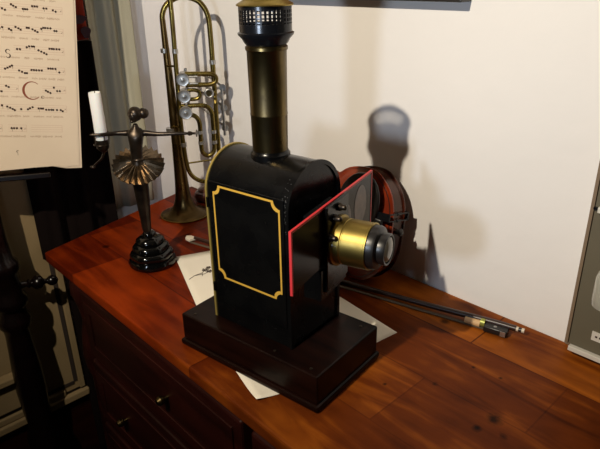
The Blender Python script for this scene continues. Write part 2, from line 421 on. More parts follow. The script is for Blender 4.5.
# chimney
CU = .136
bm = lathe(bmesh.new(), [(.0305, .336), (.0300, .348), (.0280, .350), (.0270, .353)], 56, Matrix.Translation((CU, CV, 0)))
obj('chimney_collar', bm, M['lacquer'], lan)
bm = lathe(bmesh.new(), [(.0265, .345), (.0273, .405), (.0277, .406), (.0277, .408), (.0273, .409), (.0285, .496), (.0302, .498), (.0302, .502), (.0280, .504)], 64, Matrix.Translation((CU, CV, 0)))
ch = obj('chimney', bm, M['brass_dk'], lan)
# cap: cup, perforated band, cornice, dome
cap = obj('chimney_cap', lathe(bmesh.new(), [(.0270, .503), (.0310, .507), (.0340, .5125), (.0392, .5180), (.0396, .5205), (.0368, .5220), (.0368, .5285), (.0352, .5286)], 64, Matrix.Translation((CU, CV, 0))), M['blackmetal'], ch)
bm = bmesh.new(); seg = 36; rows = [.5196, .5232, .5238, .5268, .5276, .5306, .5314, .5344, .5352, .5382, .5390, .5420]
# perforated band as bars between holes
for i in range(seg):
    a0 = 2 * PI * i / seg; w = 2 * PI / seg
    def pr(aa, ab, za, zb):
        v = []
        for r in (.0368, .0358):
            v.append([bm.verts.new((CU + r * math.cos(a), CV + r * math.sin(a), z)) for a, z in ((aa, za), (ab, za), (ab, zb), (aa, zb))])
        o, q = v
        bm.faces.new(o); bm.faces.new(q[::-1])
        for k in range(4): bm.faces.new((o[k], o[(k + 1) % 4], q[(k + 1) % 4], q[k]))
    pr(a0, a0 + w * .42, .5285, .5555)                       # vertical bar
    for za, zb in ((.5285, .5325), (.5345, .5362), (.5402, .5414), (.5454, .5466), (.5506, .5555)):
        pr(a0 + w * .42, a0 + w, za, zb)
obj('perforated_band', bm, M['blackmetal'], cap, smooth=False)
obj('cap_cornice', lathe(bmesh.new(), [(.0350, .5555), (.0392, .5557), (.0398, .5572), (.0385, .5585), (.0330, .5615), (.0290, .5640), (.0280, .5665), (.0270, .5665), (.0278, .5640), (.0320, .5605), (.0350, .5575), (.0350, .5555)], 64, Matrix.Translation((CU, CV, 0)), ends=False), M['brass'], cap)
# slide stage and lens
LZ = .235
st = obj('slide_stage', B(-.022, -.001, -.050, .036, .155, .286, PV), M['lacquer'], lan, smooth=False, bevel=.002)
obj('front_plate', B(.007, .012, -.040, .034, .165, .300, PV), M['lacquer'], lan, smooth=False, bevel=.002)
bm = bmesh.new()
box(bm, -.0015, .0075, -.050, .036, .155, .2045, PV)
obj('spacer', bm, M['lacquer'], st, smooth=False)
for (v, z) in ((-.002, .288), (-.018, .276), (-.033, .252), (-.030, .240)):
    bm = lathe(bmesh.new(), [(.006, 0), (.0062, .003), (.004, .006), (.0042, .010), (.002, .012), (0, .0121)], 18, PV @ axis_m(V((.012, v, z)), V((1, 0, 0))))
    obj('thumb_screw', bm, M['nickel'] if z < .25 else M['darkbronze'], lan)
mx = PV @ Matrix.Translation((.012, 0, LZ)) @ V((0, 0, 1)).rotation_difference(V((1, 0, 0))).to_matrix().to_4x4()
bm = lathe(bmesh.new(), [(.0385, 0), (.0385, .003), (.0345, .004), (.0345, .013), (.0333, .014), (.0333, .0155), (.0345, .0165), (.0345, .050), (.0350, .0505), (.0350, .0525), (.0330, .0530), (.0322, .0525), (.0322, .046), (0, .0458)], 72, mx)
lb = obj('lens_barrel', bm, M['brass'], lan)
bm = lathe(bmesh.new(), [(.0320, .047), (.0325, .060), (.0310, .0640), (.0235, .0665), (.0235, .0760), (.0225, .0775), (.0200, .0770), (.0198, .073), (0, .0725)], 64, mx)
lm = obj('lens_mount', bm, M['ebony'], lb)
bm = lathe(bmesh.new(), [(.0197, .0732), (.0180, .0765), (.013, .0785), (.007, .0795), (0, .0798)], 48, mx)
obj('lens_glass', bm, M['lens'], lb)

# glass slide with red taped edges: held by the stage, tilted in it
sl = thing('glass_slide', 'large glass lantern slide edged in red tape, clamped behind the brass lens', 'slide')
SM = Matrix.Translation((-.773, .435, .0026)) @ Matrix.Rotation(LA, 4, 'Z') @ PV @ Matrix.Translation((.0035, -.131, .299))
sl.matrix_world = SM
SLn, SH = .274, .0925
obj('glass_pane', B(-.0012, .0012, .002, SLn - .002, -SH + .002, -.002), M['glass'], sl, smooth=False)
bm = bmesh.new(); e = .0034
prism(bm, [(-.0018, 0, 0), (-.0018, SLn, 0), (-.0018, SLn, -SH), (-.0018, SLn - e, -SH), (-.0018, SLn - e, -e), (-.0018, e, -e), (-.0018, e, -SH), (-.0018, 0, -SH)], (.0036, 0, 0))
obj('red_edging', bm, M['red'], sl, smooth=False)
def oval(y, z, ry, rz, n=28): return [(.0013, y + ry * math.cos(2 * PI * i / n), z + rz * math.sin(2 * PI * i / n)) for i in range(n)]
for y, z, ry, rz in ((.226, -.044, .024, .033), (.168, -.050, .021, .028)):
    bm = bmesh.new(); prism(bm, oval(y, z, ry, rz), (.0004, 0, 0)); obj('painted_picture', bm, M['picture'], sl, smooth=False)

# ------------------------------------------------------------------ sheets of paper under the lantern
def sheet(name, label, c, ang, w, h, curl, z):
    """c = corner, w along ang, h to its left"""
    bm = bmesh.new(); n = 16; g = []
    ux = V((math.cos(ang), math.sin(ang), 0)); uy = V((-ux.y, ux.x, 0))
    for j in range(n + 1):
        row = []
        for i in range(n + 1):
            p = V(c) + ux * w * i / n + uy * h * j / n
            p.z = z + curl(i / n, j / n); row.append(bm.verts.new(p))
        g.append(row)
    for a, b in zip(g, g[1:]):
        for i in range(n): bm.faces.new((a[i], a[i + 1], b[i + 1], b[i]))
    bmesh.ops.translate(bm, verts=bm.verts, vec=-V(c))
    o = obj(name, bm, M['paper'], angle=180); o.location = c
    solid(o, .0003); return tag(o, label, 'paper'), ux, uy
shA, ux, uy = sheet('paper_sheet', 'cream sheet with a small ink flower, under the left side of the lantern', (-1.081, .609, .0006), math.radians(-22), .40, .25, lambda i, j: 0, 0)
bm = bmesh.new()
def ink(pts, r=.0005):
    bm2 = [V(p) for p in pts]
    tube(bm, bm2, r, 5)
fo = ux * .092 + uy * .050 + V((0, 0, .0004))
def fl(x, y): return fo + ux * x + uy * y
for cx, cy, r in ((0, 0, .007), (.010, .007, .006), (-.008, .009, .005)):
    for k in range(5):
        a = 2 * PI * k / 5
        ink([fl(cx + r * .2 * math.cos(a), cy + r * .2 * math.sin(a)), fl(cx + r * math.cos(a - .35), cy + r * math.sin(a - .35)), fl(cx + r * 1.1 * math.cos(a), cy + r * 1.1 * math.sin(a)), fl(cx + r * math.cos(a + .35), cy + r * math.sin(a + .35)), fl(cx + r * .2 * math.cos(a), cy + r * .2 * math.sin(a))])
ink([fl(0, 0), fl(.012, -.010), fl(.018, -.028), fl(.03, -.042)]); ink([fl(.010, .007), fl(.018, -.006), fl(.018, -.028)]); ink([fl(.012, -.010), fl(.026, -.012)])
obj('ink_flower', bm, M['ink'], shA)
sheet('paper_sheet', 'blank cream sheet whose curled corner sticks out in front of the lantern base', (-.565, .428, .0014), math.radians(74), .20, .148,
      lambda i, j: .006 * max(0, 1 - i * 4.0) ** 2 * max(0, 1 - j * 3) ** 2, 0)
sheet('paper_sheet', 'cream sheet whose corner sticks out behind and right of the lantern base', (-.530, .727, .0022), math.radians(173), .20, .148, lambda i, j: 0, 0)

# ------------------------------------------------------------------ violin lying on its side against the wall
VS = 1.13
prof = [(0, 0), (.003, .040), (.016, .072), (.045, .098), (.078, .1035), (.112, .097), (.134, .084), (.143, .086), (.150, .070), (.170, .057), (.190, .055), (.210, .061), (.226, .077), (.234, .074), (.255, .081), (.285, .084), (.320, .073), (.345, .045), (.355, 0)]
sm = smoothpath([(x, y, 0) for x, y in prof], 3)
loop = [V((p.x, max(p.y, 0), 0)) for p in sm] + [V((p.x, -max(p.y, 0), 0)) for p in sm[-2:0:-1]]
vi = thing('violin', 'red-brown violin lying on its side against the wall behind the lantern', 'violin')
# local: x from end button to scroll, y across, z out of the belly
lean = math.radians(12)
R3 = Matrix((( -1, 0, 0), (0, math.sin(lean), -math.cos(lean)), (0, math.cos(lean), math.sin(lean)))).transposed()   # rows = images of local axes
ex_, ey_, ez_ = V((-1, 0, 0)), V((0, math.sin(lean), math.cos(lean))), V((0, -math.cos(lean), math.sin(lean)))
tilt = math.radians(3.2)
ex2 = (ex_ * math.cos(tilt) - ey_ * math.sin(tilt)); ey2 = (ey_ * math.cos(tilt) + ex_ * math.sin(tilt))
Mv = Matrix((ex2, ey2, ez_)).transposed().to_4x4()
vi.matrix_world = Matrix.Translation((-.634, .853, .1250)) @ Mv @ Matrix.Scale(VS, 4)
def plate(lp, z0, arch_h, t):
    bm = bmesh.new(); c = V((.17, 0, 0)); rings = []
    for s in (1, .96, .9, .75, .55, .3):
        h = arch_h * (0 if s > .95 else (1 - s ** 2.2))
        rings.append([bm.verts.new(V((c.x + (p.x - c.x) * s, p.y * s, z0 + h + (t if s < 1 or True else 0)))) for p in lp])
    low = [bm.verts.new(V((p.x, p.y, z0))) for p in lp]
    n = len(lp)
    for a, b in [(low, rings[0])] + list(zip(rings, rings[1:])):
        for i in range(n): bm.faces.new((a[i], a[(i + 1) % n], b[(i + 1) % n], b[i]))
    bm.faces.new(rings[-1]); bm.faces.new(low[::-1]); return bm
obj('belly', plate(loop, .015, .013, .003), M['violin'], vi, angle=60)
inner = [V((.1775 + (p.x - .1775) * .985, p.y * .965, -.015)) for p in loop]
bm = bmesh.new(); prism(bm, inner, (0, 0, .030)); obj('ribs', bm, M['shaded_varnish'], vi, angle=60)
bm = plate(loop, .015, .012, .003); bmesh.ops.scale(bm, verts=bm.verts, vec=(1, 1, -1)); obj('back', bm, M['shaded_varnish'], vi, angle=60)
bm = bmesh.new()
strip3(bm, [V((.1775 + (p.x - .1775) * .965, p.y * .955, .0181)) for p in loop], [V((.1775 + (p.x - .1775) * .957, p.y * .945, .0181)) for p in loop], (0, 0, .0006)); obj('purfling', bm, M['ebony'], vi, smooth=False)
bm = bmesh.new(); prism(bm, [(.012, -.022, .030), (.03, -.024, .033), (.12, -.011, .044), (.12, .011, .044), (.03, .024, .033), (.012, .022, .030)], (0, 0, .006)); obj('tailpiece', bm, M['ebony'], vi, bevel=.002)
bm = bmesh.new(); prism(bm, [(.168, -.021, .029), (.172, -.021, .029), (.172, .021, .029), (.168, .021, .029)], (0, 0, .030)); obj('bridge', bm, M['ivory'], vi, smooth=False)
bm = bmesh.new()
for y in (-.0165, -.0055, .0055, .0165): tube(bm, [(.115, y * .5, .050), (.170, y, .0595), (.46, y * .4, .033)], .0005, 6)
obj('strings', bm, M['nickel'], vi)
bm = bmesh.new(); prism(bm, [(.215, -.021, .036), (.46, -.012, .026), (.46, .012, .026), (.215, .021, .036)], (0, 0, .006)); obj('fingerboard', bm, M['ebony'], vi, bevel=.001)
nk = obj('neck', tube(bmesh.new(), [(.335, 0, .012), (.36, 0, .012), (.40, 0, .016), (.45, 0, .015), (.48, 0, .008), (.51, 0, .000)], [.022, .014, .012, .0115, .012, .009], 16), M['violin'], vi)
bm = bmesh.new(); sp = [(.51 + .0 + (.019 - .0022 * k) * math.sin(k * .62), 0, -.012 + (.019 - .0022 * k) * math.cos(k * .62)) for k in range(8)]
tube(bm, smoothpath(sp, 5), [.010, .008, .006, .004], 12); obj('scroll', bm, M['violin'], nk)
for x, sgn in ((.468, 1), (.480, -1), (.492, 1), (.503, -1)):
    bm = cyl(bmesh.new(), (x, -sgn * .012, .004), (x, sgn * .022, .004), .0032, seg=12); lathe(bm, [(.003, 0), (.0085, .006), (.008, .015), (.0, .018)], 14, axis_m(V((x, sgn * .022, .004)), V((0, sgn, 0))))
    obj('peg', bm, M['ebony'], nk)
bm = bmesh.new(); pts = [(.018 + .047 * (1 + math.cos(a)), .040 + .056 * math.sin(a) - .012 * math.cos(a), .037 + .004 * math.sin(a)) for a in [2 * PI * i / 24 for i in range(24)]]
prism(bm, pts, (0, 0, .006)); cr = obj('chin_rest_and_shade', bm, M['ebony'], vi, bevel=.002)  # chin rest, enlarged so its black also stands for shadow on the belly
bm = bmesh.new()
for y in (.022, .034): cyl(bm, (-.0035, y, -.016), (-.0035, y, .034), .0014, seg=10); cyl(bm, (-.0035, y, .004), (-.0035, y, .014), .0026, seg=10)
box(bm, -.005, .012, .020, .036, -.019, -.016); box(bm, -.0045, .022, .021, .035, .034, .036)
obj('clamp', bm, M['blackmetal'], cr)
obj('end_button', lathe(bmesh.new(), [(.005, 0), (.0045, .004), (.0075, .009), (.004, .012), (0, .0125)], 18, axis_m(V((.003, 0, 0)), V((-1, 0, 0)))), M['ebony'], vi)
# f holes
for s in (-1, 1):
    bm = bmesh.new(); tube(bm, smoothpath([(.145, s * .052, .0235), (.150, s * .058, .0225), (.158, s * .053, .0245), (.175, s * .044, .027), (.192, s * .036, .0285), (.199, s * .030, .0295), (.203, s * .036, .0285)], 4), [.0035, .0018, .0022, .0018, .0035], 8)
    obj('sound_hole', bm, M['ebony'], vi)

# ------------------------------------------------------------------ violin bow on the table
p0, p1 = V((-.364, .872, 0)), V((-1.142, .683, 0)); bd = (p1 - p0); BL = bd.length
bow = thing('violin_bow', 'dark violin bow lying along the wall, passing behind the lantern, frog towards the grey case', 'bow', p0, math.atan2(bd.y, bd.x))
zs = .0105
obj('stick', tube(bmesh.new(), smoothpath([(.014, 0, zs + .003), (.06, 0, zs + .003), (.2, 0, zs - .001), (.42, 0, zs - .003), (.62, 0, zs - .003), (BL - .025, 0, zs)], 6), [.0055, .0055, .0052, .0045, .004], 12), M['bowstick'], bow)
sd = 1   # hair lies towards the camera (+y local is towards the room)
fr = obj('frog', B(.024, .066, .0045, .0215, .002, .0135), M['ebony'], bow, bevel=.002)
bm = lathe(bmesh.new(), [(.003, 0), (.003, .0004), (0, .0005)], 20, axis_m(V((.047, .0130, .0136)), V((0, 0, 1)))); obj('mother_of_pearl_eye', bm, M['nickel'], fr)
obj('silver_slide', B(.027, .036, .0214, .0222, .003, .0125), M['nickel'], fr, smooth=False)
bm = cyl(bmesh.new(), (0, 0, zs + .003), (.0045, 0, zs + .003), .0042, seg=16); cyl(bm, (.0100, 0, zs + .003), (.0145, 0, zs + .003), .0043, seg=16); obj('end_screw_ring', bm, M['ivory'], bow)
obj('end_screw', cyl(bmesh.new(), (.0045, 0, zs + .003), (.010, 0, zs + .003), .0040, seg=16), M['ebony'], bow)
obj('winding', cyl(bmesh.new(), (.067, .004, zs - .001), (.075, .004, zs - .001), .0078, seg=18), M['winding'], bow)
obj('thumb_grip', cyl(bmesh.new(), (.075, .007, zs - .0035), (.103, .007, zs - .0035), .0068, .0060, seg=18), M['leather'], bow)
bm = bmesh.new(); box(bm, .066, BL - .02, .0075, .0145, .0015, .0028); obj('horse_hair', bm, M['hair'], bow, smooth=False)
bm = bmesh.new(); prism(bm, [(BL - .030, -.003, .004), (BL - .010, -.005, .004), (BL, .002, .004), (BL - .006, .013, .004), (BL - .022, .016, .004), (BL - .024, .005, .004)], (0, 0, .008)); obj('tip_head', bm, M['ivory'], bow, bevel=.0015)

# ------------------------------------------------------------------ rotary trumpet standing on its bell
tr = thing('trumpet', 'aged brass trumpet with three rotary valves standing upright on its bell', 'trumpet', (-1.285, .770, 0), math.atan2(.815, .58))
bp = [(.060, 0), (.0645, .0015), (.0650, .0035), (.0635, .0050), (.0550, .0075), (.0425, .0130), (.0330, .0210), (.0265, .0320), (.0215, .0500), (.0190, .0720), (.0172, .1000), (.0158, .1300), (.0135, .2000), (.0120, .2600), (.0100, .3400), (.0085, .4100), (.0070, .4800), (.0068, .500)]
shear = Matrix.Identity(4); shear[0][2] = -.012
obj('bell', lathe(bmesh.new(), bp + [], 64, shear), M['bellbrass'], tr, angle=60)
rp = [(.0605, .0008), (.0655, .0022), (.0655, .0042), (.0605, .0055)]
obj('bell_rim', lathe(bmesh.new(), rp, 64, shear), M['brass'], tr)
def T3(l, y): return [(s, y, z) for s, z in l]
obj('bell_bow', tube(bmesh.new(), smoothpath([(-.006, 0, .495), (-.005, 0, .512), (.006, 0, .533), (.030, -.002, .548), (.058, -.004, .549), (.085, -.006, .537), (.101, -.008, .508), (.104, -.008, .46), (.104, -.008, .372)], 7), .0064, 16), M['trumpet'], tr)
obj('leadpipe', tube(bmesh.new(), smoothpath([(.014, -.022, .66), (.018, -.022, .545), (.016, -.022, .383), (.014, -.022, .26), (.018, -.022, .155), (.030, -.022, .115), (.060, -.022, .098), (.088, -.021, .112), (.102, -.020, .15), (.104, -.02, .30)], 8), .0056, 16), M['trumpet'], tr)
mp = lathe(bmesh.new(), [(.0045, 0), (.0055, .04), (.009, .055), (.0125, .07), (.0135, .085), (.0125, .087), (.010, .086)], 28, Matrix.Translation((.014, -.022, .66)))
obj('mouthpiece', mp, M['nickel'], tr)
bm = bmesh.new()
for s, z, r, y in ((-.009, .43, .0095, 0), (.0175, .43, .0072, -.022), (.104, .40, .0080, -.008), (-.012, .235, .0142, 0), (.016, .20, .0072, -.022)):
    obj('ferrule', cyl(bmesh.new(), (s, y, z - .005), (s, y, z + .005), r, seg=24), M['nickel'], tr)
for z in (.366, .326, .286):
    s = .030
    v = obj('valve', cyl(bmesh.new(), (s, -.042, z), (s, .006, z), .0135, seg=32), M['nickel'], tr)
    obj('valve_cap', lathe(bmesh.new(), [(.0160, 0), (.0162, .003), (.0145, .0045), (.012, .0040), (.005, .0046), (.004, .008), (0, .0085)], 32, axis_m(V((s, -.042, z)), V((0, -1, 0)))), M['nickel'], v)
obj('valve_slide', tube(bmesh.new(), smoothpath(T3([(.036, .377), (.075, .376), (.096, .375), (.107, .370), (.110, .362), (.106, .354), (.094, .350), (.075, .350), (.036, .351)], -.030), 5), .0058, 14), M['trumpet'], tr)
obj('valve_slide', tube(bmesh.new(), smoothpath(T3([(.038, .338), (.055, .338), (.065, .334), (.068, .327), (.064, .319), (.055, .316), (.038, .316)], -.030), 5), .0048, 14), M['trumpet'], tr)
obj('valve_slide', tube(bmesh.new(), smoothpath(T3([(.036, .300), (.060, .300), (.080, .297), (.092, .284), (.094, .262), (.093, .200), (.090, .180), (.076, .170), (.062, .180), (.060, .205), (.061, .250), (.056, .268), (.046, .276), (.034, .277)], -.030), 6), .0057, 14), M['trumpet'], tr)
bm = bmesh.new()
for z in (.372, .356): obj('stop_rod', cyl(bmesh.new(), (.044, -.038, z - .001), (.066, -.038, z - .001), .0030, seg=12), M['nickel'], tr)
for z in (.205, .232):
    for s in (.0605, .0935): obj('slide_sleeve', cyl(bmesh.new(), (s, -.03, z - .004), (s, -.03, z + .004), .0072, seg=18), M['nickel'], tr)
tr_ring = obj('slide_ring', tube(bmesh.new(), [(.090 + .0095 * math.cos(a), -.034, .329 + .0095 * math.sin(a)) for a in [2 * PI * i / 28 for i in range(28)]], .0028, 10, True), M['nickel'], tr)
obj('machine_tube', cyl(bmesh.new(), (.090, -.030, .329), (.090, .006, .329), .0078, seg=24), M['brass_dk'], tr)
for a, b, rr in (((.020, -.022, .150), (.104, -.020, .157), .0022), ((-.006, -.010, .395), (.017, -.022, .395), .0025), ((-.010, -.01, .245), (.014, -.022, .245), .0025), ((.016, -.022, .300), (.03, -.022, .300), .004), ((.104, -.008, .33), (.104, -.020, .30), .005), ((.104, -.008, .375), (.104, -.008, .32), .006)):
    obj('brace', cyl(bmesh.new(), a, b, rr, seg=12), M['trumpet'], tr)

bm = bmesh.new(); cyl(bm, (.036, .012, .385), (.036, .012, .265), .0035, seg=12)
for k, z in enumerate((.366, .326, .286)):
    tube(bm, smoothpath([(.032, .010, z), (.060, .018, z + .002), (.095, .020, z - .008 - .01 * k), (.122, .020, z - .03 - .012 * k)], 4), .0028, 8)
    lathe(bm, [(.0085, -.002), (.0092, 0), (.0085, .002)], 20, axis_m(V((.124, .014, z - .033 - .012 * k)), V((0, -1, 0))))
cyl(bm, (.122, .012, .33), (.122, .012, .21), .0035, seg=12)
obj('finger_levers', bm, M['nickel'], tr)

pot = tag(obj('wooden_pot', lathe(bmesh.new(), [(.018, 0), (.027, .004), (.031, .016), (.028, .026), (.020, .030), (.021, .033), (.016, .038), (.005, .041), (.0, .0415)], 36), M['brownred']), 'small dark red-brown turned pot between trumpet bell and wall', 'pot')
pot.location = (-1.335, .872, 0)

# ------------------------------------------------------------------ dancer candle holder
da = thing('dancer_candle_holder', 'dark bronze dancer figurine with pleated skirt and outstretched arms on a black ringed base', 'candle holder', (-1.09, .557, 0), math.atan2(.727, .687))
wob = lambda a, z: 1 + .03 * math.sin(6 * a) * (1 if z > .004 else 0)
obj('base', lathe(bmesh.new(), [(.046, 0), (.051, .004), (.052, .010), (.049, .016), (.044, .018), (.047, .022), (.047, .028), (.043, .034), (.037, .036), (.040, .040), (.039, .046), (.034, .051), (.028, .053), (.031, .057), (.029, .063), (.022, .068), (.015, .070), (.014, .076), (.010, .080), (0, .081)], 56, wob=wob), M['glazed'], da)
def skin(name, verts, edges, radii, m, parent, lvl=2, root=0):
    me = bpy.data.meshes.new(name); me.from_pydata([V(v) for v in verts], edges, []); o = bpy.data.objects.new(name, me); link(o, parent); me.materials.append(m)
    s = o.modifiers.new('skin', 'SKIN'); s.use_smooth_shade = True
    for i, r in enumerate(radii):
        rr = r if isinstance(r, tuple) else (r, r)
        me.skin_vertices[0].data[i].radius = rr; me.skin_vertices[0].data[i].use_root = (i == root)
    u = o.modifiers.new('sub', 'SUBSURF'); u.levels = lvl; u.render_levels = lvl
    return o
vs = [(-.004, 0, .215), (-.005, 0, .245), (-.003, -.002, .268), (-.001, -.003, .290), (0, -.001, .302), (.0005, 0, .3135), (.001, 0, .322),
      (.014, 0, .301), (.045, -.003, .2985), (.082, -.002, .2985), (.108, 0, .2980),
      (-.014, 0, .301), (-.040, -.003, .3015), (-.068, -.020, .303), (-.088, -.022, .304),
      (-.004, 0, .185), (-.004, .001, .140), (-.004, .001, .105), (-.004, 0, .074)]
es = [(0, 1), (1, 2), (2, 3), (3, 4), (4, 5), (5, 6), (4, 7), (7, 8), (8, 9), (9, 10), (4, 11), (11, 12), (12, 13), (13, 14), (0, 15), (15, 16), (16, 17), (17, 18)]
rs = [.018, .0125, .0135, .0165, .0100, .0055, .0060, .0070, .0050, .0042, .0030, .0070, .0050, .0040, .0028, .0175, .0150, .0120, .0100]
skin('figure', vs, es, rs, M['darkbronze'], da)
bm = bmesh.new()
def ell(bm, c, r, seg=20):
    q = bmesh.ops.create_uvsphere(bm, u_segments=seg, v_segments=seg // 2 + 2, radius=1)
    for v in q['verts']: v.co = V((c[0] + v.co.x * r[0], c[1] + v.co.y * r[1], c[2] + v.co.z * r[2]))
ell(bm, (.000, -.003, .336), (.0095, .0105, .0130)); ell(bm, (-.003, -.0135, .335), (.0016, .0024, .0026), 10); ell(bm, (-.002, -.0105, .327), (.004, .0035, .0035), 10)
ell(bm, (-.0052, -.0120, .3385), (.0014, .0012, .0010), 8); ell(bm, (.0022, -.0128, .3385), (.0014, .0012, .0010), 8); ell(bm, (.0097, -.001, .335), (.0015, .0022, .003), 8)
hd = obj('head', bm, M['darkbronze'], da)
bm = bmesh.new(); ell(bm, (.0030, .0015, .3400), (.0150, .0135, .0150)); ell(bm, (.0185, .006, .3400), (.0115, .0110, .0110)); obj('hair_bun', bm, M['darkbronze'], hd)
# pleated skirt: tilted zigzag disc
bm = bmesh.new(); n = 48; rings = []
tl = Matrix.Translation((-.003, -.003, .2425)) @ Matrix.Rotation(math.radians(31), 4, 'X') @ Matrix.Rotation(math.radians(7), 4, 'Y')
for k, r in enumerate((.011, .024, .038, .052, .0535)):
    ring = []
    for i in range(n):
        a = 2 * PI * i / n; zz = (1 if i % 2 else -1) * .0042 * (r / .052) * (1 if k < 4 else .9)
        rr = r * (1 + (.03 * (1 if i % 2 else -1) if k >= 3 else 0))
        ring.append(bm.verts.new(tl @ V((rr * math.cos(a), rr * math.sin(a), zz - 5.0 * r * r))))
    rings.append(ring)
for a, b in zip(rings, rings[1:]):
    for i in range(n): bm.faces.new((a[i], a[(i + 1) % n], b[(i + 1) % n], b[i]))
sk = obj('pleated_skirt', bm, M['pleat'], da, smooth=False); sk['label'] = 'pleated bronze skirt'; solid(sk, .0008)
bm = bmesh.new(); ell(bm, tl @ V((0, .0, .003)), (.0125, .010, .006)); obj('waistband', bm, M['darkbronze'], sk)
# holders at the hands
CX, CY = -.070, -.006
bm = bmesh.new()
def circ(bm, c, r, t, n=32): tube(bm, [(c[0] + r * math.cos(2 * PI * i / n), c[1] + r * math.sin(2 * PI * i / n), c[2]) for i in range(n)], t, 8, True)
circ(bm, (CX, CY, .303), .0158, .0015); circ(bm, (CX - .002, CY, .280), .0150, .0013)
for a in (.4, 2.2, 4.0, 5.4): tube(bm, [(CX + .0158 * math.cos(a), CY + .0158 * math.sin(a), .303), (CX - .002 + .0150 * math.cos(a), CY + .0150 * math.sin(a), .280)], .0011, 6)
lathe(bm, [(0, .262), (.006, .264), (.0125, .272), (.0140, .281), (.0142, .2905), (.0130, .2905), (.0128, .284), (0, .2835)], 28, Matrix.Translation((CX, CY, 0)))
tube(bm, smoothpath([(CX, CY, .263), (CX - .006, CY, .250), (CX - .018, CY, .240), (CX - .026, CY, .233)], 5), [.003, .002, .0018], 8); ell(bm, (CX - .028, CY, .231), (.006, .004, .0035), 12)
hl = obj('candle_cup', bm, M['darkbronze'], da)
bm = bmesh.new(); lathe(bm, [(.0022, 0), (.005, .003), (.0042, .008), (.0025, .011), (.0025, .017), (.0075, .0185), (.0075, .0200), (0, .0205)], 20, axis_m(V((.106, 0, .2980)), V((1, 0, 0))))
obj('candle_socket', bm, M['darkbronze'], da)
ca = thing('candle', 'short white unlit candle held in the left hand cup of the dancer figurine', 'candle', (-1.09 + .687 * CX - .727 * CY, .557 + .727 * CX + .687 * CY, .2842))
bm = lathe(bmesh.new(), [(.0118, 0), (.0124, .002), (.0120, .050), (.0118, .099), (.0112, .1025), (.0085, .1015), (.0065, .0985), (0, .098)], 32, wob=lambda a, z: 1 + (.05 * math.sin(3 * a + 1) if z > .097 else .012 * math.sin(2 * a)))
obj('wax_body', bm, M['wax'], ca)
obj('wick', tube(bmesh.new(), [(0, 0, .097), (.0006, 0, .102), (.0025, 0, .1055)], .0009, 8), M['wick'], ca)

# ------------------------------------------------------------------ chant page on a wooden music stand
KS = 1.13; KC = 1.13   # the stand stands this much of the way out
pc = V((-1.134 * KS, .451 * KS, .6 + (.241 - .6) * KS)); up = V((-.106, .175, .979)).normalized(); lf = V((-.348, -.929, .128)); lf = (lf - up * lf.dot(up)).normalized()
px_ = -lf; nz_ = px_.cross(up)
PM = Matrix((px_, up, nz_)).transposed().to_4x4()
pg = thing('chant_page', 'large cream page of square-note chant with a red initial, standing on the music stand', 'sheet music')
PM = PM @ Matrix.Scale(KS, 4)
pg.matrix_world = Matrix.Translation(pc) @ PM
W, H = .30, .46
bm = bmesh.new()   # top leaf with a slightly wavy lower edge and cut corner
prism(bm, [(-.0045, .004, 0), (-.0035, .2, 0), (-.0025, H, 0), (-W, H, 0), (-W, -.022, 0), (-.149, -.004, 0), (-.09, .0015, 0), (-.054, .004, 0), (-.040, .003, 0), (-.030, .0015, 0), (-.020, .0045, 0)], (0, 0, .0012))
obj('top_leaf', bm, M['parch'], pg, smooth=False)
bm = bmesh.new(); prism(bm, [(0, 0, -.004), (.0005, H, -.004), (-W, H, -.004), (-W, -.021, -.004), (-.06, .0045, -.004), (-.030, -.0006, -.004)], (0, 0, .0036))
obj('under_leaf', bm, M['parch'], pg, smooth=False)
ink_bm, st_bm, tx_bm, rd_bm = bmesh.new(), bmesh.new(), bmesh.new(), bmesh.new()
def q(bm, x, y, w, h, rot=0, z=.0013):
    c, s = math.cos(rot), math.sin(rot)
    vs_ = [bm.verts.new((x + a * c - b * s, y + a * s + b * c, z)) for a, b in ((-w / 2, -h / 2), (w / 2, -h / 2), (w / 2, h / 2), (-w / 2, h / 2))]
    bm.faces.new(vs_)
slope = .0
rowsY = [.3325, .3005, .2610, .2255, .1885, .1530, .1165, .0780]
random.seed(33)
